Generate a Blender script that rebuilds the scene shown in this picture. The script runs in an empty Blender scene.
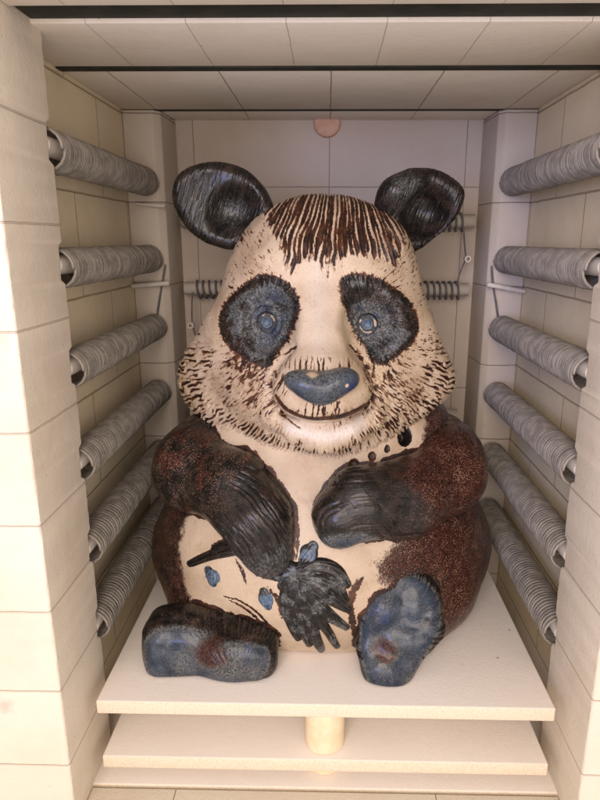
import bpy, math, random
import numpy as np
random.seed(7)
SC = bpy.context.scene; COL = SC.collection
# ============================================================ sculpting toolbox (numpy)
FOC, CX, CY = 610.0, 315.0, 400.0
PITCH, YAW, ROLL = math.atan(160/610), math.radians(1.12), math.radians(.15)
VF = np.array([-math.sin(YAW)*math.cos(PITCH), math.cos(YAW)*math.cos(PITCH), -math.sin(PITCH)])
_R0 = np.array([math.cos(YAW), math.sin(YAW), 0.0]); _U0 = np.cross(_R0, VF)
VR = _R0*math.cos(ROLL) + _U0*math.sin(ROLL); VU = np.cross(VR, VF)

def at(u, v, Y):
    """real-world point at distance Y (metres in front of the viewpoint) read off the survey photo"""
    r = VF + VR*(u-CX)/FOC - VU*(v-CY)/FOC
    return r*(Y/r[1])
def mpp(u, v, Y):
    return float(at(u, v, Y) @ VF)/FOC
def poly_at(pts, Y):
    return np.array([at(u, v, Y)[[0, 2]] for u, v in pts])

def chaikin(p, n=2, closed=True):
    p = np.asarray(p, float)
    for _ in range(n):
        if closed:
            q = np.roll(p, -1, 0); a = .75*p+.25*q; b = .25*p+.75*q
            p = np.stack([a, b], 1).reshape(-1, p.shape[1])
        else:
            a = .75*p[:-1]+.25*p[1:]; b = .25*p[:-1]+.75*p[1:]
            p = np.vstack([p[:1], np.stack([a, b], 1).reshape(-1, p.shape[1]), p[-1:]])
    return p

def hash3(ix, iy, iz, seed):
    h = (ix*374761393 + iy*668265263 + iz*2147483647 + seed*974711) & 0xffffffff
    h = ((h ^ (h >> 13))*1274126177) & 0xffffffff
    h = (h ^ (h >> 16)) & 0xffffffff
    return h.astype(np.float64)/4294967295.0
def vnoise(x, y, z=None, seed=0):
    """smooth value noise, 0..1"""
    x = np.asarray(x, float); y = np.asarray(y, float)
    z = np.zeros_like(x) if z is None else np.asarray(z, float)
    x, y, z = np.broadcast_arrays(x, y, z)
    fx, fy, fz = np.floor(x), np.floor(y), np.floor(z)
    ix, iy, iz = fx.astype(np.int64), fy.astype(np.int64), fz.astype(np.int64)
    tx, ty, tz = x-fx, y-fy, z-fz
    tx = tx*tx*(3-2*tx); ty = ty*ty*(3-2*ty); tz = tz*tz*(3-2*tz)
    r = 0
    for a in (0, 1):
        for b in (0, 1):
            for c in (0, 1):
                w = (tx if a else 1-tx)*(ty if b else 1-ty)*(tz if c else 1-tz)
                r = r + w*hash3(ix+a, iy+b, iz+c, seed)
    return r
def fbm(P, s, seed=0, oct=3):
    r = 0; a = .5; t = 0
    for o in range(oct):
        r = r + a*vnoise(P[:, 0]*s, P[:, 1]*s, P[:, 2]*s, seed+o*17); t += a; a *= .5; s *= 2.03
    return r/t
def sstep(a, b, x):
    t = np.clip((x-a)/(b-a), 0, 1); return t*t*(3-2*t)
def smin(a, b, k):
    h = np.clip(.5+.5*(b-a)/k, 0, 1); return b+(a-b)*h-k*h*(1-h)
def smax(a, b, k): return -smin(-a, -b, k)

def ell(P, c, r, ax=None):
    Q = P-np.asarray(c)
    if ax is not None: Q = Q @ ax
    r = np.asarray(r, float)
    k0 = np.sqrt(((Q/r)**2).sum(-1)); k1 = np.sqrt(((Q/(r*r))**2).sum(-1))
    return k0*(k0-1)/np.maximum(k1, 1e-9)
def rot(rx=0, ry=0, rz=0):
    a, b, c = map(math.radians, (rx, ry, rz))
    X = np.array([[1, 0, 0], [0, math.cos(a), -math.sin(a)], [0, math.sin(a), math.cos(a)]])
    Y = np.array([[math.cos(b), 0, math.sin(b)], [0, 1, 0], [-math.sin(b), 0, math.cos(b)]])
    Z = np.array([[math.cos(c), -math.sin(c), 0], [math.sin(c), math.cos(c), 0], [0, 0, 1]])
    return Z @ Y @ X
def cone(P, a, b, ra, rb):
    a = np.asarray(a); b = np.asarray(b); ab = b-a
    t = np.clip(((P-a) @ ab)/(ab @ ab), 0, 1)
    return np.sqrt(((P-a-t[..., None]*ab)**2).sum(-1))-(ra+(rb-ra)*t)
def chain(P, pts, rs, k=.02):
    d = None
    for i in range(len(pts)-1):
        e = cone(P, pts[i], pts[i+1], rs[i], rs[i+1])
        d = e if d is None else smin(d, e, k)
    return d
def poly2(x, z, poly):
    """signed distance to a closed outline in the x-z plane"""
    d = np.full(x.shape, 1e9); s = np.ones(x.shape); n = len(poly)
    for i in range(n):
        ax_, az = poly[i]; bx, bz = poly[i-1]
        ex, ez = bx-ax_, bz-az; wx, wz = x-ax_, z-az
        t = np.clip((wx*ex+wz*ez)/(ex*ex+ez*ez+1e-18), 0, 1)
        d = np.minimum(d, (wx-ex*t)**2+(wz-ez*t)**2)
        c1 = z >= az; c2 = z < bz; c3 = ex*wz > ez*wx
        flip = (c1 & c2 & c3) | (~c1 & ~c2 & ~c3)
        s = np.where(flip, -s, s)
    return s*np.sqrt(d)
def slab(P, poly, y0, h, r):
    """outline extruded by h either side of y0 (scalar or array), edges rounded by r"""
    d2 = poly2(P[..., 0], P[..., 2], poly)
    dy = np.abs(P[..., 1]-y0)-h
    a = d2+r; b = dy+r
    return np.minimum(np.maximum(a, b), 0)+np.sqrt(np.maximum(a, 0)**2+np.maximum(b, 0)**2)-r
def line2(x, z, pts):
    """distance to an open polyline in x-z, arc length along it and signed lateral offset"""
    d = np.full(x.shape, 1e9); s = np.zeros(x.shape); w = np.zeros(x.shape); acc = 0
    for i in range(len(pts)-1):
        a = pts[i]; e = pts[i+1]-a; L = math.hypot(*e)
        wx, wz = x-a[0], z-a[1]
        t = np.clip((wx*e[0]+wz*e[1])/(L*L), 0, 1)
        dd = np.hypot(wx-e[0]*t, wz-e[1]*t); m = dd < d
        d = np.where(m, dd, d); s = np.where(m, acc+t*L, s)
        w = np.where(m, dd*np.sign(wx*e[1]-wz*e[0]), w); acc += L
    return d, s, w, acc

def nets(sdf, lo, hi, h):
    lo = np.array(lo, float); hi = np.array(hi, float)
    n = np.ceil((hi-lo)/h).astype(int)+1
    g = [lo[i]+h*np.arange(n[i]) for i in range(3)]
    V = np.empty(n, np.float64)
    yy, zz = np.meshgrid(g[1], g[2], indexing='ij')
    for i0 in range(0, n[0], 8):
        xs = g[0][i0:i0+8]
        P = np.empty((len(xs),)+yy.shape+(3,)); P[..., 0] = xs[:, None, None]; P[..., 1] = yy; P[..., 2] = zz
        V[i0:i0+8] = sdf(P.reshape(-1, 3)).reshape(P.shape[:3])
    S = V < 0
    cnt = np.zeros(n-1); pos = np.zeros(tuple(n-1)+(3,))
    sl = [slice(None, -1), slice(1, None)]
    for ax_ in range(3):
        o = [i for i in range(3) if i != ax_]
        for a in (0, 1):
            for b in (0, 1):
                i0 = [None]*3; i1 = [None]*3
                i0[ax_] = sl[0]; i1[ax_] = sl[1]
                i0[o[0]] = i1[o[0]] = sl[a]; i0[o[1]] = i1[o[1]] = sl[b]
                v0 = V[tuple(i0)]; v1 = V[tuple(i1)]
                m = (v0 < 0) != (v1 < 0)
                t = np.where(m, v0/np.where(m, v0-v1, 1), 0)
                cnt += m
                pos[..., ax_] += np.where(m, t, 0)
                pos[..., o[0]] += m*a; pos[..., o[1]] += m*b
    act = cnt > 0
    idx = np.full(act.shape, -1, np.int64); idx[act] = np.arange(act.sum())
    ijk = np.argwhere(act)
    verts = lo+h*(ijk+pos[act]/cnt[act][:, None])
    quads = []
    for ax_ in range(3):
        o = [i for i in range(3) if i != ax_]
        i0 = [slice(None)]*3; i1 = [slice(None)]*3
        i0[ax_] = sl[0]; i1[ax_] = sl[1]
        a = S[tuple(i0)]; b = S[tuple(i1)]
        e = np.argwhere(a != b); inside = a[tuple(e.T)]
        ok = (e[:, o[0]] > 0) & (e[:, o[1]] > 0) & (e[:, o[0]] < n[o[0]]-1) & (e[:, o[1]] < n[o[1]]-1)
        e = e[ok]; inside = inside[ok]
        def g_(da, db):
            q = e.copy(); q[:, o[0]] -= da; q[:, o[1]] -= db
            return idx[tuple(q.T)]
        q = np.stack([g_(1, 1), g_(0, 1), g_(0, 0), g_(1, 0)], 1)
        fl = inside if ax_ != 1 else ~inside
        q[~fl] = q[~fl][:, ::-1]
        quads.append(q)
    return verts, np.vstack(quads)

def sgrad(sdf, P, e=6e-4):
    g = np.empty_like(P)
    for i in range(3):
        d = np.zeros(3); d[i] = e
        g[:, i] = sdf(P+d)-sdf(P-d)
    return g/(2*e)
def project(sdf, P, it=2, relax=1.0):
    for _ in range(it):
        g = sgrad(sdf, P); d = sdf(P)
        P = P-relax*g*(d/np.maximum((g*g).sum(1), .15))[:, None]
    return P
def subdivide(V, Q):
    n = len(V)
    E = np.stack([Q, np.roll(Q, -1, 1)], -1).reshape(-1, 2); E.sort(1)
    key = E[:, 0]*n+E[:, 1]
    uk, inv = np.unique(key, return_inverse=True)
    ev = np.stack([uk//n, uk % n], 1)
    em = V[ev].mean(1); fc = V[Q].mean(1)
    ei = inv.reshape(-1, 4)+n; fi = np.arange(len(Q))+n+len(uk)
    out = []
    for k in range(4):
        out.append(np.stack([Q[:, k], ei[:, k], fi, ei[:, k-1]], 1))
    return np.vstack([V, em, fc]), np.vstack(out)
def solid(sdf, lo, hi, h, sub=1):
    V, Q = nets(sdf, lo, hi, h)
    V = project(sdf, V, 2, .8)
    for _ in range(sub):
        V, Q = subdivide(V, Q); V = project(sdf, V, 1)
    return V, Q

# ============================================================ camera, light, exposure
from mathutils import Matrix, Vector
cd = bpy.data.cameras.new("camera"); cam = bpy.data.objects.new("camera", cd); COL.objects.link(cam)
M = Matrix((list(VR)+[0], list(VU)+[0], list(-VF)+[0], [0, 0, 0, 1])).transposed()
cam.matrix_world = M
cd.sensor_fit = 'VERTICAL'; cd.sensor_height = 24; cd.lens = 24*FOC/800
cd.shift_x = -(CX-300)/800; cd.shift_y = 0
cd.clip_start = .01; cd.clip_end = 50
SC.camera = cam
SC.render.resolution_x, SC.render.resolution_y = 768, 1024
SC.view_settings.view_transform = 'Standard'; SC.view_settings.look = 'None'
SC.view_settings.exposure = 0.05; SC.view_settings.gamma = 1

w = bpy.data.worlds.new("World"); SC.world = w; w.use_nodes = True
w.node_tree.nodes['Background'].inputs[0].default_value = (1, .885, .81, 1)
w.node_tree.nodes['Background'].inputs[1].default_value = .80

def lamp(name, loc, target, size, size_y, power, col):
    l = bpy.data.lights.new(name, 'AREA'); l.shape = 'RECTANGLE'; l.size = size; l.size_y = size_y
    l.energy = power; l.color = col
    o = bpy.data.objects.new(name, l); COL.objects.link(o); o.location = loc
    o.rotation_euler = (Vector(target)-Vector(loc)).to_track_quat('-Z', 'Y').to_euler()
    return o
lamp("room_ceiling_light", (-.25, -1.15, .62), (0, 1.0, -.30), 1.1, .9, 27, (1, .845, .73))
lamp("room_bounce_fill", (.15, -1.2, -.30), (0, 1.0, 0), 1.6, .7, 13, (1, .86, .75))  # added fill lamp, stands in for light bounced up from the room
lamp("room_window_light", (-.75, -1.0, .05), (.26, 1.25, -.10), .5, .7, 1.0, (.42, .50, 1)).data.spread = math.radians(38)

# ============================================================ materials
class N:
    """tiny node-tree writer"""
    def __init__(s, name):
        s.m = bpy.data.materials.new(name); s.m.use_nodes = True; s.t = s.m.node_tree
        s.t.nodes.clear()
        s.out = s.t.nodes.new('ShaderNodeOutputMaterial'); s.b = s.t.nodes.new('ShaderNodeBsdfPrincipled')
        s.t.links.new(s.b.outputs[0], s.out.inputs[0])
    def n(s, typ, **kw):
        o = s.t.nodes.new('ShaderNode'+typ)
        for k, v in kw.items(): setattr(o, k, v)
        return o
    def l(s, a, b): s.t.links.new(a, b)
    def put(s, sock, v):
        if hasattr(v, 'is_output'): s.l(v, sock)
        elif isinstance(v, (tuple, list)) and len(v) == 3 and sock.type == 'RGBA': sock.default_value = (*v, 1)
        else: sock.default_value = v
    def math(s, op, a, b=0.0, c=None, clamp=False):
        o = s.n('Math', operation=op, use_clamp=clamp); s.put(o.inputs[0], a); s.put(o.inputs[1], b)
        if c is not None: s.put(o.inputs[2], c)
        return o.outputs[0]
    def ss(s, x, lo, hi, a=0.0, b=1.0):
        o = s.n('MapRange', interpolation_type='SMOOTHSTEP'); s.put(o.inputs[0], x)
        for i, v in enumerate((lo, hi, a, b)): s.put(o.inputs[i+1], v)
        return o.outputs[0]
    def mix(s, f, a, b, mode='MIX'):
        o = s.n('Mix', data_type='RGBA', blend_type=mode); s.put(o.inputs[0], f); s.put(o.inputs[6], a); s.put(o.inputs[7], b)
        return o.outputs[2]
    def fl(s, name):
        o = s.n('Attribute', attribute_name=name); return o.outputs['Fac']
    def vec(s, name):
        o = s.n('Attribute', attribute_name=name); return o.outputs['Vector']
    def obj(s): return s.n('TexCoord').outputs['Object']
    def mapv(s, v, scale=(1, 1, 1), loc=(0, 0, 0), rot=(0, 0, 0)):
        o = s.n('Mapping'); s.l(v, o.inputs[0]); o.inputs[1].default_value = loc; o.inputs[2].default_value = rot; o.inputs[3].default_value = scale
        return o.outputs[0]
    def noise(s, v, scale, detail=3, rough=.55, dist=0.0):
        o = s.n('TexNoise'); s.l(v, o.inputs['Vector']); o.inputs['Scale'].default_value = scale
        o.inputs['Detail'].default_value = detail; o.inputs['Roughness'].default_value = rough; o.inputs['Distortion'].default_value = dist
        return o.outputs[0]
    def voro(s, v, scale, feat='F1'):
        o = s.n('TexVoronoi', feature=feat); s.l(v, o.inputs['Vector']); o.inputs['Scale'].default_value = scale
        return o.outputs[0]
    def bump(s, h, strength, dist, prev=None):
        o = s.n('Bump'); s.put(o.inputs['Height'], h); o.inputs['Strength'].default_value = strength; o.inputs['Distance'].default_value = dist
        if prev is not None: s.l(prev, o.inputs['Normal'])
        return o.outputs[0]
    def done(s, col, rough, nrm=None, spec=.5, coat=None, metal=0.0):
        s.put(s.b.inputs['Base Color'], col); s.put(s.b.inputs['Roughness'], rough); s.put(s.b.inputs['Specular IOR Level'], spec)
        s.put(s.b.inputs['Metallic'], metal)
        if coat is not None: s.put(s.b.inputs['Coat Weight'], coat); s.b.inputs['Coat Roughness'].default_value = .12
        if nrm is not None: s.l(nrm, s.b.inputs['Normal'])
        return s.m

def brick_mat(name, axes, base, base2, row, length, off=(0, 0), mortar=.0014, joint=(.60, .51, .41), stain=None, pit=.42, frac=.5):
    """soft refractory brick: thin joints, pits, faint tonal change from brick to brick"""
    s = N(name); P = s.obj()
    sep = s.n('SeparateXYZ'); s.l(P, sep.inputs[0]); comb = s.n('CombineXYZ')
    s.l(s.math('ADD', sep.outputs[axes[0]], off[0]), comb.inputs[0]); s.l(s.math('ADD', sep.outputs[axes[1]], off[1]), comb.inputs[1])
    wob = s.noise(P, 30, 2); wv = s.n('VectorMath', operation='ADD'); s.l(comb.outputs[0], wv.inputs[0])
    wc = s.n('CombineXYZ'); d = s.math('MULTIPLY', s.math('SUBTRACT', wob, .5), .0022); s.l(d, wc.inputs[0]); s.l(d, wc.inputs[1]); s.l(wc.outputs[0], wv.inputs[1])
    br = s.n('TexBrick', offset=frac, offset_frequency=2, squash=1.0)
    s.l(wv.outputs[0], br.inputs['Vector']); br.inputs['Scale'].default_value = 1
    br.inputs['Mortar Size'].default_value = mortar; br.inputs['Mortar Smooth'].default_value = .7
    br.inputs['Brick Width'].default_value = length; br.inputs['Row Height'].default_value = row
    br.inputs['Color1'].default_value = (*base, 1); br.inputs['Color2'].default_value = (*base2, 1)
    br.inputs['Mortar'].default_value = (*joint, 1); br.inputs['Bias'].default_value = 0
    c = br.outputs['Color']
    big = s.noise(P, 7, 4, .6)
    c = s.mix(s.ss(big, .42, .75, 0, .35), c, (base[0]*.80, base[1]*.72, base[2]*.62))
    fine = s.noise(P, 260, 3, .6)
    c = s.mix(s.ss(fine, .62, .74, 0, .16), c, (base[0]*.62, base[1]*.55, base[2]*.45))
    specks = s.voro(P, 38); c = s.mix(s.ss(specks, .045, .02, 0, .75), c, (.13, .08, .05))
    if stain:
        for (loc, r, colr) in stain:
            vd = s.n('VectorMath', operation='DISTANCE'); s.l(P, vd.inputs[0]); vd.inputs[1].default_value = loc
            nn = s.math('ADD', vd.outputs['Value'], s.math('MULTIPLY', s.noise(P, 90, 3), r))
            c = s.mix(s.ss(nn, r*1.25, r*.5, 0, .4), c, colr)
    h = s.math('SUBTRACT', s.math('MULTIPLY', fine, .5), s.ss(s.voro(P, 150), .28, .12, 0, .5))
    nrm = s.bump(h, pit, .0012)
    nrm = s.bump(s.noise(P, 24, 3), .28, .004, nrm)
    nrm = s.bump(s.math('SUBTRACT', 1.0, br.outputs['Fac']), .7, .0025, nrm)
    return s.done(c, .85, nrm, .25)

MAT = {}
MAT['jamb'] = brick_mat('white_firebrick_front', (0, 2), (.74, .665, .565), (.76, .685, .585), .1078, 3.0, (1.5, -.016+.1078*8),
                        stain=[((-.385, .61, -.545), .022, (.62, .30, .26)), ((-.33, .61, -.10), .02, (.66, .45, .36))])
MAT['jamb_side'] = brick_mat('white_firebrick_reveal', (1, 2), (.74, .665, .565), (.76, .685, .585), .1078, 3.0, (1.0, -.016+.1078*8))
MAT['wall'] = brick_mat('yellow_firebrick', (1, 2), (.79, .68, .49), (.81, .70, .51), .148, .235, (.03, -.0656+.148*6), mortar=.0018, joint=(.46, .35, .23))
MAT['back'] = brick_mat('grey_white_firebrick', (0, 2), (.50, .435, .385), (.52, .455, .405), .40, .262, (.262*4-.002, .30), mortar=.001, joint=(.30, .25, .23), frac=0)
MAT['post'] = brick_mat('grey_white_corner_brick', (0, 2), (.55, .485, .42), (.57, .505, .44), .148, 2.0, (1.0, -.0656+.148*6), mortar=.001, joint=(.25, .2, .17))
MAT['ceil'] = brick_mat('white_ceiling_slab', (0, 1), (.80, .735, .66), (.82, .755, .68), 4.0, .152, (.152*5-.003, 2.5), mortar=.0010, joint=(.36, .29, .22), frac=0)
MAT['ceil_front'] = brick_mat('white_ceiling_slab_front', (0, 1), (.80, .735, .66), (.82, .755, .68), 4.0, .106, (.106*8+.045, 2.5), mortar=.0005, joint=(.55, .47, .39), frac=0)
MAT['floor'] = brick_mat('white_floor_brick', (0, 1), (.76, .69, .58), (.78, .71, .60), 4.0, .35, (.35*4+.20, 2.0), mortar=.0008, joint=(.30, .24, .18), frac=0)

def shelf_mat():
    s = N('pale_kiln_shelf'); P = s.obj()
    f = s.noise(P, 420, 3, .6); g = s.noise(P, 6, 4)
    top = s.mix(s.ss(g, .4, .7), (.83, .765, .70), (.80, .73, .66))
    top = s.mix(s.ss(s.voro(P, 14), .045, .02, 0, .7), top, (.25, .2, .16))
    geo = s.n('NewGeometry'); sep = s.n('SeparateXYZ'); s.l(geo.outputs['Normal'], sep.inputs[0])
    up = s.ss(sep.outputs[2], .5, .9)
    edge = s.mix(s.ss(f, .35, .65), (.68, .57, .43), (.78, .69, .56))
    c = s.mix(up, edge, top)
    nrm = s.bump(f, .35, .0012); nrm = s.bump(s.noise(P, 70, 3), .2, .0015, nrm)
    return s.done(c, .78, nrm, .3)
MAT['shelf'] = shelf_mat()

def plain(name, c1, c2, scale, rough, bump=.2, bd=.001, spec=.3, metal=0.0):
    s = N(name); P = s.obj(); f = s.noise(P, scale, 4, .6)
    return s.done(s.mix(s.ss(f, .35, .65), c1, c2), rough, s.bump(s.noise(P, scale*6, 3), bump, bd), spec, metal=metal)
MAT['prop'] = plain('cream_kiln_prop', (.78, .63, .42), (.82, .70, .50), 60, .8, .3)
MAT['tube'] = plain('white_ceramic_tube', (.52, .47, .42), (.62, .57, .51), 40, .6)
MAT['wire'] = plain('grey_resistance_wire', (.18, .160, .140), (.29, .26, .228), 60, .55, .1, spec=.4)
MAT['wire_dark'] = plain('dark_resistance_wire', (.085, .08, .09), (.15, .145, .155), 60, .5, .1, spec=.4)
MAT['steel'] = plain('blackened_steel', (.018, .019, .014), (.032, .032, .024), 30, .7, .3)
MAT['peep'] = plain('pink_firebrick_plug', (.55, .33, .24), (.62, .40, .30), 50, .8)

def glaze():
    s = N('panda_glaze'); P = s.obj(); flow = s.vec('flow')
    A = {k: s.fl(k) for k in ('dark', 'red', 'blue', 'grv', 'pale', 'speck')}
    n1 = s.noise(P, 340, 4, .65); n2 = s.noise(P, 60, 4, .6); n3 = s.noise(P, 14, 3, .5)
    nf = s.noise(s.mapv(flow, (1, .16, 1)), 420, 3, .6)                     # hair streaks along the clay's brush direction
    hi = s.noise(P, 1100, 2, .5)
    # bare cream slip
    c = s.mix(s.ss(n3, .35, .68), (.55, .435, .315), (.44, .33, .225))
    c = s.mix(s.ss(n1, .57, .70, 0, .42), c, (.36, .22, .13))
    c = s.mix(s.ss(s.voro(P, 150), .10, .05, 0, .6), c, (.12, .055, .03))
    c = s.mix(s.ss(s.noise(P, 28, 4, .7), .50, .72, 0, .38), c, (.34, .215, .13))
    c = s.mix(s.math('MULTIPLY', A['pale'], s.ss(n1, .66, .5, .35, .85)), c, (.60, .535, .48))
    c = s.mix(s.ss(nf, .56, .70, 0, .42), c, (.38, .245, .150))
    # iron brown pooled in the combed grooves
    g = s.math('ADD', A['grv'], s.math('ADD', s.math('MULTIPLY', s.math('SUBTRACT', nf, .5), 1.2), s.math('MULTIPLY', s.math('SUBTRACT', n1, .5), .9)))
    c = s.mix(s.ss(g, .28, .55, 0, .85), c, s.mix(s.ss(n2, .42, .6), (.26, .115, .050), (.20, .065, .022)))
    c = s.mix(s.ss(g, .46, .66), c, s.mix(s.ss(n2, .42, .68), (.020, .0075, .005), (.085, .030, .013)))
    # sprayed dark glaze, its edge breaks up into droplets
    dr = s.math('ADD', s.math('MULTIPLY', s.math('SUBTRACT', hi, .5), 1.1), s.math('MULTIPLY', s.math('SUBTRACT', n1, .5), .9))
    wide = s.math('ADD', s.math('MULTIPLY', s.math('SUBTRACT', n2, .5), .5), dr)
    D = s.ss(s.math('ADD', A['dark'], s.math('MULTIPLY', wide, .7)), .40, .58)
    gd = s.math('ADD', A['grv'], s.math('MULTIPLY', s.math('SUBTRACT', nf, .5), 1.2))
    dk = s.mix(s.ss(n2, .38, .62), (.006, .0055, .005), (.020, .0155, .013))
    dk = s.mix(s.ss(nf, .52, .70, 0, .40), dk, (.038, .031, .026))
    red = s.mix(s.ss(n1, .4, .62), (.012, .0045, .004), (.066, .019, .012))
    slate = s.mix(s.ss(n1, .34, .66), (.018, .021, .023), (.135, .145, .145))
    bl = s.mix(s.ss(n2, .36, .64), (.013, .022, .038), (.040, .058, .082))
    bl = s.mix(s.ss(s.noise(P, 33, 3), .56, .70, 0, .75), bl, (.008, .022, .10))
    bm_ = s.math('ADD', A['blue'], s.math('MULTIPLY', wide, .4))
    dk = s.mix(s.ss(bm_, .10, .40), dk, slate); dk = s.mix(s.ss(bm_, .42, .85), dk, bl)
    dk = s.mix(s.ss(s.math('ADD', A['red'], s.math('MULTIPLY', wide, .6)), .35, .7), dk, red)
    dk = s.mix(A['pale'], dk, s.mix(s.ss(n1, .4, .6), (.055, .105, .19), (.15, .21, .29)))
    dk = s.mix(s.ss(gd, .62, .95, 0, .85), dk, (.008, .006, .005))
    sp = s.math('MULTIPLY', A['speck'], s.ss(s.math('ADD', s.noise(P, 640, 2, .4), s.math('ADD', s.math('MULTIPLY', s.math('SUBTRACT', n2, .5), .30), s.math('MULTIPLY', s.math('SUBTRACT', n3, .5), .18))), .59, .67))
    dk = s.mix(sp, dk, (.42, .235, .155))
    c = s.mix(D, c, dk)
    rough = s.math('ADD', s.math('SUBTRACT', .48, s.math('MULTIPLY', D, .18)), s.math('MULTIPLY', A['pale'], .15))
    rough = s.math('ADD', rough, s.math('MULTIPLY', s.math('SUBTRACT', n1, .5), .3))
    nrm = s.bump(n1, .45, .0011)
    nrm = s.bump(s.math('MULTIPLY', nf, s.math('ADD', .55, D)), .6, .0011, nrm)
    nrm = s.bump(s.math('SUBTRACT', s.math('MULTIPLY', n2, .6), s.math('MULTIPLY', s.ss(g, .4, .6), .5)), .35, .0014, nrm)
    return s.done(c, rough, nrm, s.math('SUBTRACT', .45, s.math('MULTIPLY', D, .22)), s.math('MULTIPLY', D, .28))
MAT['glaze'] = glaze()
# ============================================================ the panda's shapes
ZS = -.586          # top of the kiln shelf
def E_(P, u, v, Y, ru, rv, ry, ax=None):
    m = mpp(u, v, Y); return ell(P, at(u, v, Y), (ru*m, ry, rv*m), ax)
def C_(P, pts, k=.02):
    return chain(P, [at(*p[:3]) for p in pts], [p[3]*mpp(*p[:3]) for p in pts], k)

def f_body(P):
    d = ell(P, (-.006, .968, -.485), (.278, .236, .185))
    d = smin(d, ell(P, (-.004, .97, -.36), (.225, .185, .20)), .06)
    # thighs: one each side, the right one climbs to the raised foot
    d = smin(d, C_(P, [(447, 545, .95, 40), (432, 590, .86, 38), (412, 632, .79, 26)]), .03)
    d = smin(d, C_(P, [(196, 550, .94, 42), (208, 605, .84, 34), (225, 640, .77, 22)]), .03)
    return smax(d, ZS+.001-P[:, 2], .006)

def ruff_y(x): return .835+2.6*(x-.002)**2
def poly_on(pts, fy):
    out = []
    for u, v in pts:
        Y = .85
        for _ in range(6): Y = fy(at(u, v, Y)[0])
        out.append(at(u, v, Y)[[0, 2]])
    return np.array(out)
RUFF = chaikin(poly_on([(214, 305), (192, 345), (179, 372), (186, 398), (212, 423), (255, 449), (298, 464), (328, 468),
                        (366, 455), (401, 425), (438, 401), (457, 381), (441, 345), (422, 300), (318, 290)], ruff_y))
MOUTH = [(276, 401), (286, 411), (303, 418), (325, 419), (345, 416), (360, 409), (372, 400)]
def f_head(P):
    d = E_(P, 323, 284, .95, 90, 82, .135)
    d = smin(d, E_(P, 325, 258, .95, 85, 53, .12), .03)
    d = smin(d, E_(P, 320, 340, .93, 110, 82, .145), .06)
    d = smin(d, E_(P, 317, 396, .87, 86, 49, .10), .04)
    ruff = slab(P, RUFF, ruff_y(P[:, 0]), .036, .024)
    d = smin(d, ruff*.8, .02)
    # muzzle, bridge of the nose, brows, lower lip
    d = smin(d, E_(P, 321, 386, .775, 52, 34, .069), .012)
    d = smin(d, C_(P, [(318, 292, .855, 26), (320, 345, .80, 24), (322, 372, .765, 24)]), .03)
    d = smin(d, C_(P, [(264, 394, .812, 8), (276, 413, .795, 12), (300, 430, .770, 13), (324, 436, .762, 13.5), (347, 431, .768, 12), (369, 417, .79, 11), (382, 400, .812, 7)]), .008)
    d = smin(d, E_(P, 321, 262, .855, 60, 18, .03), .03)
    # sunken eye patches
    d = smax(d, -E_(P, 259, 322, .776, 38, 47, .056, rot(0, 14, 0)), .010)
    d = smax(d, -E_(P, 380, 322, .776, 39, 45, .056, rot(0, -16, 0)), .010)
    m = C_(P, [(u, v, .735+.0000028*(u-323)**2*10, 3.0) for u, v in MOUTH], .004)
    m2 = C_(P, [(u, v, .76+.0000028*(u-323)**2*10, 3.0) for u, v in MOUTH], .004)
    return smax(d, -smin(m, m2, .01), .006)

NOSE_Y = .713
def f_nose(P):
    d = E_(P, 304, 382, NOSE_Y, 21, 13, .022, rot(0, 12, 0))
    d = smin(d, E_(P, 339, 381, NOSE_Y, 20, 13, .022, rot(0, -12, 0)), .012)
    d = smin(d, E_(P, 321, 390, NOSE_Y, 18, 14, .024), .018)
    return d

EARL = chaikin(poly_at([(173, 198), (175, 180), (188, 167), (212, 161), (236, 164), (255, 175), (268, 192), (276, 209),
                        (272, 230), (262, 245), (244, 250), (228, 250), (218, 247), (205, 243), (190, 232), (178, 215)], .95))
EARR = chaikin(poly_at([(373, 206), (383, 188), (398, 174), (420, 167), (443, 171), (459, 183), (465, 197), (458, 216),
                        (446, 229), (432, 240), (420, 250), (405, 255), (390, 240), (380, 222)], .95))
def f_earl(P):
    c = at(225, 205, .95)
    q = np.hypot(P[:, 0]-c[0], P[:, 2]-c[2])
    d = slab(P, EARL, .955-1.6*q*q, .019, .017)
    d = smax(d, -E_(P, 230, 209, .916, 30, 25, .040, rot(0, -20, 0)), .010)
    return d
def f_earr(P):
    c = at(423, 205, .95)
    q = np.hypot(P[:, 0]-c[0], P[:, 2]-c[2])
    d = slab(P, EARR, .955-2.2*q*q, .019, .017)
    d = smax(d, -E_(P, 428, 212, .914, 27, 27, .052, rot(0, 25, 0)), .010)
    d = smin(d, C_(P, [(386, 214, .940, 9), (395, 192, .930, 10), (412, 179, .93, 8)]), .02)
    return d

ARML = [(228, 432, .96, 32), (210, 452, .92, 36), (196, 469, .87, 39), (236, 489, .805, 35), (257, 519, .77, 33), (267, 551, .752, 26)]
ARMR = [(440, 440, .96, 28), (446, 458, .91, 33), (443, 473, .87, 38), (405, 497, .80, 36), (360, 503, .765, 33), (341, 516, .752, 26)]
def f_arml(P): return C_(P, ARML, .03)
def f_armr(P):
    d = C_(P, ARMR, .03)
    return smin(d, C_(P, [(338, 520, .75, 22), (336, 530, .748, 16)]), .02)

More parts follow.
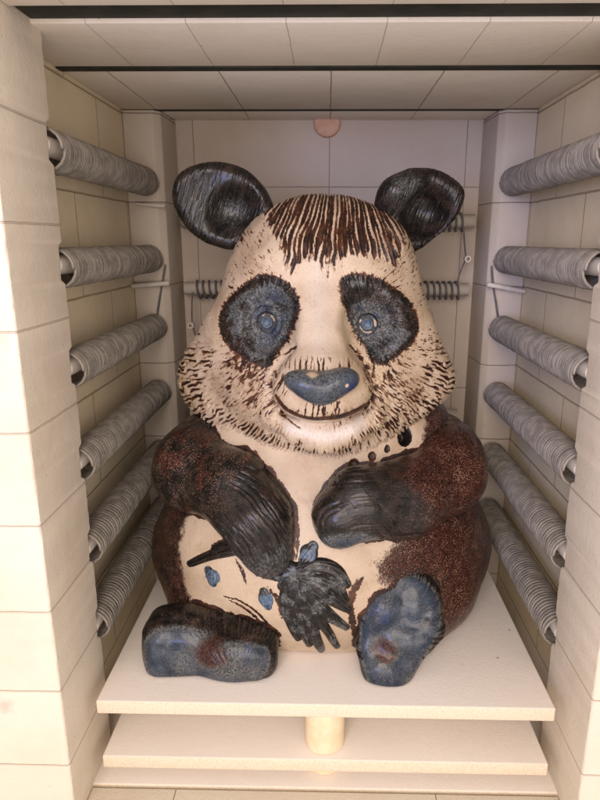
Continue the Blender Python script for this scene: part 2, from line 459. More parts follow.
SOLEL = chaikin(poly_at([(133, 649), (142, 636), (170, 633), (205, 638), (236, 638), (260, 643), (276, 648), (276, 672),
                         (264, 686), (240, 692), (205, 688), (165, 693), (144, 690), (134, 672), (132, 650)], .705))
SOLER = chaikin(poly_at([(356, 634), (362, 610), (378, 594), (400, 586), (424, 592), (444, 606), (451, 622), (444, 640),
                         (432, 658), (416, 682), (400, 697), (385, 699), (366, 686), (355, 660), (358, 646)], .71))
def f_footl(P):
    d = slab(P, SOLEL, .744+.28*(P[:, 2]-ZS), .036, .030)
    d = smin(d, E_(P, 228, 650, .80, 42, 24, .045), .02)
    d = smin(d, E_(P, 240, 660, .724, 36, 26, .022), .02)
    return smax(d, ZS+.001-P[:, 2], .004)
TOES = [(401, 603, 5, 13, 18), (427, 622, 10, 5, -30)]
def f_footr(P):
    d = slab(P, SOLER, .738+.38*(P[:, 2]-ZS), .034, .02)
    d = smin(d, C_(P, [(410, 612, .80, 28), (402, 648, .775, 24)]), .02)
    for (u, v, Y, a, b) in ((384, 612, .737, 15, 17), (416, 608, .742, 13, 13), (432, 630, .732, 13, 13), (386, 672, .708, 19, 16), (408, 642, .722, 22, 14)):
        d = smin(d, E_(P, u, v, Y+.009, a, b, .016), .018)
    for (u, v, a, b, r) in TOES:
        d = smax(d, -E_(P, u, v, .716, a, b, .020, rot(0, r, 0)), .008)
    return smax(d, ZS+.001-P[:, 2], .004)

# ============================================================ object helpers
def tag(o, label=None, cat=None, group=None, kind=None):
    for k, v in (('label', label), ('category', cat), ('group', group), ('kind', kind)):
        if v: o[k] = v
    return o
def empty(name, loc, label, cat, group=None):
    o = bpy.data.objects.new(name, None); COL.objects.link(o); o.location = loc; o.empty_display_size = .02
    return tag(o, label, cat, group)
def link(name, me, parent=None, mat=None, smooth=False):
    o = bpy.data.objects.new(name, me); COL.objects.link(o)
    for m in (mat if isinstance(mat, (list, tuple)) else [mat]):
        if m: me.materials.append(m)
    if parent: o.parent = parent
    if smooth: me.polygons.foreach_set('use_smooth', np.ones(len(me.polygons), bool))
    return o
def mesh_np(name, V, Q, org=(0, 0, 0)):
    me = bpy.data.meshes.new(name); V = np.asarray(V, float)-np.asarray(org); Q = np.asarray(Q)
    me.vertices.add(len(V)); me.vertices.foreach_set('co', V.astype(np.float32).ravel())
    me.loops.add(Q.size); me.loops.foreach_set('vertex_index', Q.astype(np.int32).ravel())
    me.polygons.add(len(Q)); me.polygons.foreach_set('loop_start', (np.arange(len(Q))*Q.shape[1]).astype(np.int32))
    me.update(calc_edges=True); me.validate(); return me
def prism(name, prof, axis, a, b, mat, parent=None, bev=.003, org=(0, 0, 0), rough=0.0):
    """a closed profile extruded along an axis (0=x: profile is y,z; 1=y: x,z; 2=z: x,y), worn edges"""
    import bmesh
    bm = bmesh.new(); n = len(prof)
    def p(q, t):
        r = [q[0], q[1]]; r.insert(axis, t); return Vector(r)-Vector(org)
    v0 = [bm.verts.new(p(q, a)) for q in prof]; v1 = [bm.verts.new(p(q, b)) for q in prof]
    bm.faces.new(v0); bm.faces.new(v1[::-1])
    for i in range(n): bm.faces.new((v0[i-1], v1[i-1], v1[i], v0[i]))
    bmesh.ops.recalc_face_normals(bm, faces=bm.faces)
    if bev: bmesh.ops.bevel(bm, geom=bm.edges[:], offset=bev, segments=3, profile=.5, affect='EDGES', clamp_overlap=True)
    me = bpy.data.meshes.new(name); bm.to_mesh(me); bm.free()
    o = link(name, me, parent, mat)
    me.polygons.foreach_set('use_smooth', np.ones(len(me.polygons), bool))
    try: me.set_sharp_from_angle(angle=math.radians(50))
    except Exception: pass
    return o
def box(name, lo, hi, mat, parent=None, bev=.003, org=(0, 0, 0)):
    return prism(name, [(lo[0], lo[1]), (hi[0], lo[1]), (hi[0], hi[1]), (lo[0], hi[1])], 2, lo[2], hi[2], mat, parent, bev, org)
def sweep(path, r, seg=6, ref=None):
    """round wire along a path"""
    P = np.asarray(path, float); T = np.gradient(P, axis=0); T /= np.linalg.norm(T, axis=1)[:, None]
    up = np.array([0, 0, 1.0]); A = np.cross(T, up); bad = np.linalg.norm(A, axis=1) < .2
    A[bad] = np.cross(T[bad], [1.0, 0, 0]); A = A if ref is None else ref-T*(ref*T).sum(1)[:, None]
    A /= np.linalg.norm(A, axis=1)[:, None]; B = np.cross(T, A)
    th = np.arange(seg)*2*math.pi/seg; r = np.broadcast_to(np.asarray(r, float), (len(P),))
    V = P[:, None]+r[:, None, None]*(np.cos(th)[None, :, None]*A[:, None]+np.sin(th)[None, :, None]*B[:, None])
    n = len(P); i = np.arange(n-1)[:, None]; j = np.arange(seg)[None]
    Q = np.stack([i*seg+j, i*seg+(j+1) % seg, (i+1)*seg+(j+1) % seg, (i+1)*seg+j], -1).reshape(-1, 4)
    V = V.reshape(-1, 3)
    c0 = len(V); V = np.vstack([V, P[:1], P[-1:]]); jj = np.arange(seg)
    caps = np.vstack([np.stack([np.full(seg, c0), (jj+1) % seg, jj, jj], 1)[:, [0, 1, 2, 2]], np.stack([np.full(seg, c0+1), (n-1)*seg+jj, (n-1)*seg+(jj+1) % seg], 1)[:, [0, 1, 2, 2]]])
    return V, Q, caps[:, :3]
def wire_obj(name, path, r, mat, parent=None, seg=6, label=None, org=(0, 0, 0), ref=None):
    V, Q, caps = sweep(path, r, seg, ref); V = V-np.asarray(org)
    me = bpy.data.meshes.new(name)
    me.from_pydata(V.tolist(), [], Q.tolist()+caps.tolist()); me.update()
    o = link(name, me, parent, mat, True); return o
def helix(y0, y1, R, pitch, axis=1, jit=.25, seed=1, seg=18, sag=0.0):
    rg = np.random.RandomState(seed); t = [0.0]; n = int((y1-y0)/pitch)
    sp = np.clip(1+jit*rg.randn(n), .62, 1.7); sp *= (y1-y0)/sp.sum(); knots = y0+np.concatenate([[0], np.cumsum(sp)])
    a = np.linspace(0, n, n*seg+1); y = np.interp(a, np.arange(n+1), knots)
    rr = R*(1+.014*np.interp(a, np.arange(n+1), rg.randn(n+1)))
    th = a*2*math.pi; x = rr*np.cos(th); z = rr*np.sin(th)-sag
    P = np.stack([x, y, z], 1)
    return P if axis == 1 else P[:, [1, 0, 2]]

# ============================================================ the kiln
import bmesh
XW, XJ, ZC, ZF = .362, .315, .22, -.720
YB = 1.255
COILZ = [.104, -.030, -.155, -.281, -.402, -.520]
kiln = empty('kiln', (0, .95, ZF), 'open electric kiln of pale firebrick with slab ceiling and brick front jambs', 'kiln')
ko = (0, .95, ZF)
def jamb(side):
    prof = [(.610, ZF-.3), (.610, ZC+.25)]
    rear = .742
    prof += [(rear+.004, ZC+.25)]
    for z in COILZ:                                     # notches that take the ends of the element tubes
        prof += [(rear, z+.026), (rear-.009, z+.022), (rear-.011, z-.016), (rear, z-.021)]
    prof += [(rear, ZF-.3)]
    x0, x1 = (-.80, -XJ) if side < 0 else (XJ, .80)
    # front face and reveal have their own brick bond
    o = prism('front_jamb', prof, 0, x0, x1, [MAT['jamb'], MAT['jamb_side']], kiln, .0035)
    for p in o.data.polygons:
        if abs(p.normal.x) > .7: p.material_index = 1
    bm = bmesh.new(); bm.from_mesh(o.data)
    for zz in np.arange(ZF-.25, ZC+.03, .006):
        bmesh.ops.bisect_plane(bm, geom=bm.verts[:]+bm.edges[:]+bm.faces[:], plane_co=(0, 0, zz+random.uniform(-.0015, .0015)), plane_no=(0, 0, 1))
    for v in bm.verts:                                  # worn, crumbly arrises; a nick at every bed joint
        c = v.co; q = np.array([[c.x, c.y, c.z]]); a_ = float(fbm(q, 55, 3, 3)[0])-.5; b_ = float(fbm(q, 210, 9, 2)[0])-.5
        zj = abs(((c.z-.016)/.1078+.5) % 1-.5)*.1078
        edge = min(abs(c.y-.610), abs(c.y-rear))
        k_ = 1 if edge < .008 and abs(c.x) < XJ+.008 else .15
        push = k_*(.0007*a_+.0012*b_+.0012*math.exp(-(zj/.002)**2))
        v.co.x += side*max(push, -.0004); v.co.y += .6*push*(1 if c.y < .66 else -1)
    bm.to_mesh(o.data); bm.free()
    o.data.polygons.foreach_set('use_smooth', np.ones(len(o.data.polygons), bool)); o.data.set_sharp_from_angle(angle=math.radians(28))
    return o
jamb(-1); jamb(1)
for sx in (-1, 1):
    x0, x1 = sorted((sx*XW, sx*.80))
    box('side_wall', (x0, .7425, ZF-.3), (x1, YB+.1, ZC+.25), MAT['wall'], kiln, .002)
    # corner post with a bevelled inner arris
    pr = [(sx*(XW-.0005), 1.150), (sx*.308, 1.150), (sx*.296, 1.162), (sx*.292, YB-.0005), (sx*(XW-.0005), YB-.0005)]
    if sx > 0: pr = pr[::-1]
    prism('corner_post', pr, 2, ZF+.001, ZC-.001, MAT['post'], kiln, .0025)
box('back_wall', (-XW, YB, ZF-.3), (XW, YB+.1, ZC+.25), MAT['back'], kiln, .002)
rows = [(.54, .668), (.7165, .882), (.9015, 1.1555), (1.1655, YB-.0005)]
for k, (a, b) in enumerate(rows):
    xw = .80 if k == 0 else XW-.0005
    za = ZC
    if k == 0: box('ceiling_slab', (-XJ+.0005, .6105, za), (XJ-.0005, b, za+.04), MAT['ceil_front'], kiln, .002)
    else: box('ceiling_slab', (-xw, a, za), (xw, b, za+.04), MAT['ceil_front' if k == 1 else 'ceil'], kiln, .002)
for a, b in ((.6685, .716), (.8825, .901), (1.156, 1.165)):
    xx = XJ-.001 if a < .8 else XW-.001
    box('steel_bar', (-xx, a+.0003, ZC+(.004 if a < .8 else -.0015)), (xx, b-.0003, ZC+.03), MAT['steel'], kiln, .001)
box('kiln_floor', (-XW+.0005, .6675, ZF-.06), (XW-.0005, YB-.0005, ZF), MAT['shelf'], kiln, .002)
box('floor_sill', (-XJ+.0005, .44, ZF-.06), (XJ-.0005, .6635, ZF-.001), MAT['floor'], kiln, .002)
# round plug high on the back wall, under the ceiling joint
import bmesh
bm = bmesh.new(); bmesh.ops.create_cone(bm, cap_ends=True, segments=40, radius1=.026, radius2=.024, depth=.012)
bmesh.ops.bevel(bm, geom=bm.edges[:], offset=.002, segments=2, affect='EDGES')
me = bpy.data.meshes.new('spy_hole_plug'); bm.to_mesh(me); bm.free()
pl = link('spy_hole_plug', me, kiln, MAT['peep'], False); pp = at(327, 123, YB-.006); pl.location = (pp[0], YB-.005, pp[2]); pl.rotation_euler = (math.pi/2, 0, 0)
for o in kiln.children:
    if o.name.startswith('spy'): o.location = Vector(o.location)-Vector(ko)
    else:
        o.location = Vector((0, 0, 0))
        o.matrix_parent_inverse = Matrix.Translation(-Vector(ko))

# ------------------------------------------------------------ heating elements
ORD = ['top', 'second', 'third', 'fourth', 'fifth', 'lowest']
def element(seed):
    t = empty('heating_element', (0, 0, 0), 'x', 'heating element')
    wire_obj('ceramic_tube', [(0, -.019, 0), (0, -.018, 0), (0, .0, 0), (0, .2, 0), (0, .397, 0)], .0115, MAT['tube'], t, 20)
    h = helix(-.013, .392, .0228, .0066, 1, .07, seed, 18, .004)
    wire_obj('coiled_wire', h, .0020, MAT['wire'], t, 6, ref=np.stack([h[:, 0], h[:, 0]*0, h[:, 2]+.004], 1))
    return t
def copy_tree(o, parent=None):
    c = o.copy(); COL.objects.link(c); c.parent = parent
    for ch in o.children: copy_tree(ch, c)
    return c
protos = [element(s) for s in (1, 2, 3)]; k = 0
XC = .326
for side in (-1, 1):
    for i, z in enumerate(COILZ):
        if i < 3 and side < 0: o = protos[i]
        else: o = copy_tree(protos[(i*2+(side > 0)) % 3])
        o.location = (side*XC, .752, z); 
        if side > 0: o.scale = (-1, 1, 1)
        o['label'] = f"{ORD[i]} of the six grey wire coils along the {'left' if side < 0 else 'right'} kiln wall"
        o['group'] = 'coiled heating elements along the side walls'
        k += 1
# loosely wound elements across the back wall
def back_element(z, turns, label, x0=-.288, x1=.288):
    t = empty('rear_heating_element', (0, 1.228, z), label, 'heating element', 'loosely wound elements across the back wall')
    wire_obj('ceramic_tube', [(x0, 0, 0), (0, 0, 0), (x1, 0, 0)], .0125, MAT['tube'], t, 20)
    for a, b, s in turns:
        h = helix(a, b, .0170, .0115, 0, .08, s, 20, .002); wire_obj('coiled_wire', h, .0023, MAT['wire_dark'], t, 6, ref=np.stack([h[:, 0]*0, h[:, 1], h[:, 2]+.002], 1))
    return t
back_element(.036, [(-.27, .262, 4)], 'upper loosely wound white tube on the back wall behind the ears', -.284, .282)
back_element(-.094, [(-.262, .262, 5)], 'middle loosely wound white tube on the back wall beside the head', -.284, .278)
back_element(-.352, [(-.27, .05, 6)], 'low white tube on the back wall, bare of wire at its right end', -.284, .272)
def lead(pts, label, r=.0015, mat='wire_dark'):
    p = chaikin(pts, 3, False); o = wire_obj('lead_wire', p-np.array(pts[0]), r, MAT[mat], None, 6); o.location = pts[0]
    tag(o, label, 'wire', 'lead wires between the elements'); return o
lead([(-.300, 1.148, -.045), (-.306, 1.144, -.075), (-.318, 1.142, -.13), (-.322, 1.145, -.15)], 'dark wire joining the second and third coils on the left wall', .0018)
lead([(.300, 1.148, -.045), (.303, 1.144, -.075), (.316, 1.142, -.13), (.320, 1.145, -.15)], 'dark wire joining the second and third coils on the right wall', .0018)
lead([(.258, 1.21, .022), (.261, 1.205, -.01), (.266, 1.208, -.035), (.256, 1.21, -.06), (.252, 1.212, -.085)], 'dark wire hanging between two white tubes on the back wall at right')
lead([(-.266, 1.21, -.10), (-.268, 1.205, -.14), (-.268, 1.207, -.165), (-.262, 1.209, -.19), (-.25, 1.212, -.212)], 'dark wire hanging below the middle white tube on the back wall at left')
lead([(-.284, 1.21, .065), (-.282, 1.20, .03), (-.272, 1.2, .018), (-.262, 1.21, .03), (-.262, 1.22, .045)], 'dark wire loop hanging beside the left ear on the back wall')
lead([(-.268, 1.208, -.20), (-.266, 1.206, -.26), (-.268, 1.206, -.34)], 'thin dark wire dropping behind the left cheek to the low tube')
def bead(p, label):
    th = np.linspace(0, 2*math.pi, 21)
    prof = np.array([(-.006, .0035), (-.006, .0062), (.006, .0062), (.006, .0035)]); V = []; Q = []
    for a in th[:-1]:
        for y, r in prof: V.append((r*math.cos(a), y, r*math.sin(a)))
    for i in range(20):
        for j in range(4): Q.append((i*4+j, i*4+(j+1) % 4, ((i+1) % 20)*4+(j+1) % 4, ((i+1) % 20)*4+j))
    me = bpy.data.meshes.new('ceramic_bead'); me.from_pydata(V, [], Q); me.update()
    o = link('ceramic_bead', me, None, MAT['tube'], False); o.location = p
    tag(o, label, 'bead', 'ring beads on the lead wires')
bead((-.268, 1.196, -.163), 'small white ring bead on the hanging wire at the left of the back wall')
bead((.266, 1.198, -.034), 'small white ring bead on the hanging wire at the right of the back wall')
def pin(a, b, r, label, name='ceramic_pin'):
    a = np.array(a); b = np.array(b)
    o = wire_obj(name, [np.zeros(3), (b-a)*.05, (b-a)*.95, b-a], [r*.8, r, r, r*.8], MAT['tube'], None, 14); o.location = a
    tag(o, label, 'pin', 'ceramic pins in the brick joints')
pin((-.361, 1.132, -.083), (-.292, 1.140, -.078), .0045, 'white ceramic pin in front of the left corner post under the second coil')
pin((.361, 1.132, -.090), (.292, 1.140, -.078), .0045, 'white ceramic pin in front of the right corner post under the second coil')
pin((-.345, 1.144, .062), (-.292, 1.140, .058), .003, 'thin pin across the left corner post beside the ear')
pin((-.3615, .80, -.226), (-.352, .80, -.226), .006, 'small round pin end on the left wall above the fourth coil')
pin((-.3615, .80, -.463), (-.350, .80, -.463), .006, 'small round pin end on the left wall above the lowest coil')
# ------------------------------------------------------------ shelves and props
def shelf(z1, z0, label, dx=0.0, dy=0.0):
    o = box('kiln_shelf', (-.300+dx, .668+dy, z0), (.300+dx, 1.20, z1), MAT['shelf'], None, .0022, (0, .93, z0)); o.location = (0, .93, z0)
    tag(o, label, 'kiln shelf', 'stacked kiln shelves'); return o
shelf(ZS, ZS-.020, 'pale square kiln shelf the ceramic panda sits on')
shelf(-.676, -.6955, 'pale kiln shelf under the upper shelf, carrying the tall cylindrical prop', 0, .002)
def prop(x, y, z0, z1, r, label):
    bm = bmesh.new(); bmesh.ops.create_cone(bm, cap_ends=True, segments=48, radius1=r, radius2=r*.985, depth=z1-z0)
    bmesh.ops.bevel(bm, geom=[e for e in bm.edges if abs(e.verts[0].co.z-e.verts[1].co.z) < 1e-5], offset=.002, segments=2, affect='EDGES')
    me = bpy.data.meshes.new('kiln_prop'); bm.to_mesh(me); bm.free()
    o = link('kiln_prop', me, None, MAT['prop'], True); o.location = (x, y, (z0+z1)/2)
    try: me.set_sharp_from_angle(angle=math.radians(50))
    except Exception: pass
    tag(o, label, 'kiln prop', 'cylindrical kiln props')
prop(.001, .705, -.676, ZS-.0205, .0275, 'tall cream cylinder prop between the two kiln shelves')
prop(.001, .712, ZF, -.696, .0245, 'short cream cylinder prop under the lower shelf on the floor')

# ============================================================ the ceramic panda
def hit(sdf, u, v):
    r = VF + VR*(u-CX)/FOC - VU*(v-CY)/FOC; r = r/np.linalg.norm(r); t = .5
    for _ in range(90):
        d = float(sdf((r*t)[None])[0])
        if d < 2e-4: break
        t += max(d*.7, 1e-4)
        if t > 1.4: return at(u, v, .9)
    return r*t
def hits(sdf, pts): return np.array([hit(sdf, *p)[[0, 2]] for p in pts])
def smooth_poly(sdf, pts, n=2): return chaikin(hits(sdf, pts), n)
def strands(a, l, cell, lcell, seed):
    """hair pattern: a runs across the strands, l along them; 1 = groove"""
    wob = (vnoise(l/lcell*1.7, a/cell*.25, None, seed+5)-.5)*1.6
    n = .65*vnoise(a/cell+wob, l/lcell, None, seed)+.35*vnoise(a/cell*2.1+wob, l/lcell*1.6, None, seed+9)
    return n
def combed(a, l, per, lcell, seed, noise=.3):
    """evenly combed strokes that wander and end; 0 = groove"""
    w = .9*vnoise(a/(per*3.2), l/lcell, None, seed)+.5*vnoise(a/(per*1.1), l/lcell*2, None, seed+3)
    return (1-noise)*(.5+.5*np.sin(2*math.pi*(a/per+w)))+noise*vnoise(a/per*1.7+3, l/lcell*1.3, None, seed+7)
def attr(me, name, arr):
    arr = np.broadcast_to(arr, (len(me.vertices),)+np.shape(arr)[1:]) if np.ndim(arr) < 2 else arr
    if arr.ndim == 2:
        at_ = me.attributes.new(name, 'FLOAT_VECTOR', 'POINT'); at_.data.foreach_set('vector', arr.astype(np.float32).ravel())
    else:
        at_ = me.attributes.new(name, 'FLOAT', 'POINT'); at_.data.foreach_set('value', np.clip(arr, -1, 2).astype(np.float32))
KEYS = ('dark', 'red', 'blue', 'grv', 'pale', 'speck')
def finish(name, sdf, lo, hi, h, sub, paint, parent, org):
    V, Q = solid(sdf, lo, hi, h, sub)
    Nn = sgrad(sdf, V); Nn /= np.maximum(np.linalg.norm(Nn, axis=1), 1e-6)[:, None]
    a = dict((k, np.zeros(len(V))) for k in KEYS); a['flow'] = V.copy()
    disp = paint(V, Nn, a)
    # lumpy hand-built clay
    disp = disp + (fbm(V, 28, 3, 2)-.5)*.0035
    W = V+Nn*disp[:, None]; W[:, 2] = np.maximum(W[:, 2], ZS+.0006)
    me = mesh_np(name, W, Q, org)
    for k in KEYS: attr(me, k, a[k])
    attr(me, 'flow', a['flow'])
    o = link(name, me, parent, MAT['glaze'], True); o.location = np.array(org)-PO if parent is panda else (0, 0, 0)
    return o

PO = np.array((0, .96, ZS))
panda = empty('ceramic_panda', tuple(PO), 'large glazed ceramic panda sitting on the upper kiln shelf, leaf sprig on its belly', 'ceramic panda')

def gauss(d, w): return np.exp(-(d/w)**2)

# ---- head
FEYE_L = [(246, 285), (255, 277), (268, 275), (282, 280), (293, 290), (299, 303), (297, 318), (291, 331), (283, 344), (273, 357),
          (267, 368), (258, 364), (245, 358), (232, 350), (223, 338), (219, 322), (222, 308), (232, 296)]
FEYE_R = [(340, 279), (352, 274), (368, 276), (386, 283), (405, 295), (415, 311), (419, 329), (412, 343), (400, 353), (391, 360),
          (382, 366), (372, 359), (366, 346), (357, 334), (350, 321), (346, 305), (341, 291)]
CROWN = [(262, 214), (272, 228), (281, 250), (289, 278), (296, 270), (305, 260), (317, 262), (325, 273), (334, 262), (350, 256), (366, 254),
         (382, 260), (396, 268), (404, 250), (408, 232), (398, 212)]
def paint_head(V, Nn, a):
    x, y, z = V.T
    pL = smooth_poly(f_head, FEYE_L); pR = smooth_poly(f_head, FEYE_R)
    eL = hit(f_head, 267, 322)[[0, 2]]; eR = hit(f_head, 367, 324)[[0, 2]]
    cr = hits(f_head, CROWN); cr = np.vstack([cr, [[cr[-1][0]+.02, .12]], [[cr[0][0]-.01, .12]]])
    front = sstep(.35, -.15, Nn[:, 1])
    disp = np.zeros(len(V)); grv = np.zeros(len(V))
    jit = (fbm(V, 160, 8, 2)-.5)
    patch = np.zeros(len(V))
    for p, e, sd in ((pL, eL, 11), (pR, eR, 23)):
        d = poly2(x, z, p); c = p.mean(0)
        rx, rz = x-e[0], z-e[1]; r = np.hypot(rx, rz); th = np.arctan2(rz, rx)
        st = strands(th*.045, r, .0013, .012, sd)
        de = d+jit*.006+(st-.5)*.003
        m = sstep(.0035, -.0035, de)*front
        patch = np.maximum(patch, m)
        lash = sstep(.009, 0, d)*(d > -.002)*front
        grv = np.maximum(grv, lash*sstep(.50, .30, st)*.95)
        disp += -m*.0022*sstep(.48, .30, st)*sstep(.010, .018, r)-.0012*lash*sstep(.5, .3, st)
        # grey-blue wash towards the eye, ring-shaped lids round it
        core = gauss(np.hypot(rx, rz*.9), .030)
        a['blue'] = np.maximum(a['blue'], m*(core*.50+.46*sstep(-.003, -.013, d)*sstep(.62, .42, fbm(V, 45, sd, 3))))
        ring = gauss(r-.0165, .0025)*.0030+gauss(r-.024, .003)*.0016
        disp += ring*(.5+vnoise(th*2.5, r*0, None, sd))*m
        disp -= gauss(r, .0085)*.002*m
        # pinkish brown bleeding out below the patch
        low = gauss(np.hypot(x-(c[0]+(-.030 if sd == 11 else .012)), z-(c[1]-.062)), .030)
        a['red'] = np.maximum(a['red'], low*.4)
        grv = np.maximum(grv, front*low*1.0*sstep(.55, .35, strands(th*.06, r, .0022, .012, sd+3)))
        thm = gauss(d+.0005, .0035)*(1-.2*jit); grv = np.maximum(grv, thm*.75*front)
    a['dark'] = patch; 
    # combed fringe on the crown
    dc = poly2(x, z, cr); th = np.arctan2(x-cr[:, 0].mean()-.004, .20-z); rr = .20-z
    st = combed(th*.17, rr+y*.4, .0058, .022, 41, .5)
    st2 = strands(th*.17, rr+y*.4, .0022, .02, 43)
    cm = sstep(.003, -.005, dc+(st2-.5)*.018+jit*.008)*sstep(.30, -.1, Nn[:, 1]+.0)
    cm = np.maximum(cm, sstep(.003, -.005, dc)*(z > .035)*(y < 1.02))
    bare = sstep(.62, .74, fbm(V*np.array([1, 1, .5]), 40, 77, 2))*.5
    g = sstep(.70, .48, st)*(1-bare*.85)*(.6+.5*sstep(.3,.5,fbm(V*np.array([1,1,.6]),90,78,2)))
    grv = np.maximum(grv*(1-cm), cm*np.clip(g*1.15+.12+.3*sstep(.55, .4, st2), 0, 1))
    disp += cm*(-.0036*sstep(.60, .36, st)+.0018)
    ridge = cm*gauss(x-(cr[:, 0].mean()+.0), .02)*sstep(.62, .7, vnoise(x*90, z*30, None, 5)); grv -= ridge*.3
    # ruff of fur strokes round the jaw
    dr = -poly2(x, z, RUFF); c0 = at(322, 318, .82)[[0, 2]]
    dx, dz = x-c0[0], z-c0[1]; r = np.hypot(dx, dz); th = np.arctan2(dx, -dz)
    thf = th+.25*np.sin(th*1.2)
    st = combed(thf*.165, r, .0060, .014, 61, .58); stf = strands(thf*.165, r, .0019, .018, 63)
    w_in = .034+.010*np.abs(np.sin(th))+.018*np.maximum(np.cos(th), 0)**2+.010*(vnoise(th*9, r*0, None, 4)-.5)
    low = sstep(.02, -.03, z-at(190, 338, .92)[2])
    band = sstep(w_in+.010, w_in-.010, dr)*low
    g = sstep(.50, .27, st)*(.55+.5*sstep(.32, .55, fbm(V, 75, 92, 2)))
    pat = sstep(.25, .48, fbm(V, 26, 91, 2))
    grv = np.maximum(grv, band*np.clip(g*(.95+.3*pat)+.35*sstep(.45, .3, stf)*pat, 0, 1))
    disp += band*(-.0048*sstep(.52, .22, st)+.0024+.0012*sstep(.4, .6, stf))
    # finer strokes between the ruff and the muzzle, blotches of brown
    mz = hit(f_head, 322, 385)[[0, 2]]; dm = np.hypot((x-mz[0])/1.25, z-mz[1])
    mid = low*(1-band)*sstep(.050, .066, dm)*front
    blot = sstep(.47, .63, fbm(V, 30, 15, 3))
    grv = np.maximum(grv, mid*sstep(.48, .30, strands(thf*.165, r, .0015, .012, 64))*(.30+.6*blot))
    disp -= mid*.0013*sstep(.5, .3, stf)
    # short flecks over the whole face, denser on the cheeks and temples
    fl = strands(thf*.20, r, .0016, .007, 71); dens = sstep(.36, .62, fbm(V, 24, 31, 3))*.65+.35
    side = sstep(.045, .10, np.abs(x-.0))
    grv = np.maximum(grv, (1-patch)*(1-cm)*sstep(.30+.10*side, .16+.06*side, fl)*dens*(.55+.45*side)*.85)
    disp -= (1-patch)*.0009*sstep(.40, .2, fl)*(.3+.7*side)
    grv = grv+(1-patch)*(1-cm)*front*.20*sstep(.40, .62, fbm(V, 20, 55, 3))*sstep(.02, .10, np.abs(x+.005)+.06*(z < -.15))
    # tufts: above the nose, beside the muzzle, under the nose
    def tuft(u0, v0, u1, v1, ang, cell, seed, amt):
        p0 = hit(f_head, u0, v0)[[0, 2]]; p1 = hit(f_head, u1, v1)[[0, 2]]
        cx, cz = (p0+p1)/2; hx, hz = abs(p1-p0)/2
        m = np.clip(1.25-((x-cx)/hx)**2-((z-cz)/hz)**2, 0, 1)*front
        ca, sa = math.cos(ang), math.sin(ang); al = (x-cx)*sa+(z-cz)*ca; ac = (x-cx)*ca-(z-cz)*sa
        s_ = strands(ac, al, cell, .013, seed); return np.sqrt(m)*amt, s_
    for t in ((284, 348, 358, 374, 0, .0017, 81, .85), (270, 362, 288, 404, .5, .0017, 83, .85), (360, 365, 378, 402, -.5, .0017, 85, .75),
              (292, 398, 350, 415, .15, .0016, 87, 1.0), (375, 395, 405, 425, -.8, .0020, 89, .9), (240, 385, 285, 420, .8, .0020, 93, .8),
              (318, 255, 345, 280, .1, .003, 95, .6)):
        m, s_ = tuft(*t); grv = np.maximum(grv, m*sstep(.52, .34, s_)); disp -= m*.0014*sstep(.5, .3, s_)
    # mouth line, brown along it and darkest at the right corner
    mp = hits(f_head, [(276, 397), (286, 409), (303, 417), (325, 418), (345, 415), (360, 408), (374, 397)])
    dmth, _, _, _ = line2(x, z, chaikin(mp, 2, False))
    grv = np.maximum(grv, gauss(dmth, .0034+.0018*sstep(-.02, .03, x))*1.25*front)
    mr = hit(f_head, 364, 406)[[0, 2]]; grv = np.maximum(grv, 1.1*gauss(np.hypot((x-mr[0])*.8, (z-mr[1])*1.6), .009)*front)
    for cr_ in ([(293, 345), (276, 366), (268, 385), (271, 400), (282, 412)], [(352, 345), (368, 364), (378, 384), (377, 398), (368, 408)]):
        q, _, _, _ = line2(x, z, chaikin(hits(f_head, cr_), 2, False)); disp -= gauss(q, .0050)*.0038*front
        grv = np.maximum(grv, gauss(q, .0045)*front*.8*sstep(.55, .35, strands(th*.06, r, .0022, .008, 97)))
    # chin under the lip
    lip = hits(f_head, [(290, 427), (306, 434), (324, 437), (344, 434), (360, 425)]); dl, _, _, _ = line2(x, z, chaikin(lip, 2, False))
    pale = gauss(dl, .0095)*1.1
    br = hits(f_head, [(318, 262), (318, 300), (320, 345)]); db, _, _, _ = line2(x, z, br)
    pale = np.maximum(pale, gauss(db, .017)*.5); grv *= 1-.9*gauss(dl, .011)*front; disp *= 1-.85*gauss(dl, .013)*front
    cc = hits(f_head, [(270, 398), (282, 414), (300, 428)]); dcl, _, _, _ = line2(x, z, cc)
    grv = np.maximum(grv, gauss(dcl, .0012)*.8*front); disp -= gauss(dcl, .002)*.0015*front
    # brown where the ears meet the head
    for f_ in (f_earl, f_earr):
        de = f_(V); grv = np.maximum(grv, sstep(.013, .0, de+jit*.01)*(.45+.55*sstep(.55, .4, st2)))
        a['dark'] = np.maximum(a['dark'], sstep(.006, .001, de+jit*.004))
    back = sstep(.25, .6, Nn[:, 1]); grv = np.maximum(grv, back*.4)
    a['grv'] = grv; a['pale'] = pale*front; a['speck'] = patch*.30
    a['flow'] = np.stack([np.where(cm > .5, th*.17, thf*.2), r, y*.2], 1)
    return disp

head = finish('head', f_head, (-.27, .66, -.37), (.24, 1.14, .11), .005, 2, paint_head, panda, (0, .93, -.30))
head_o = np.array((0, .93, -.30))

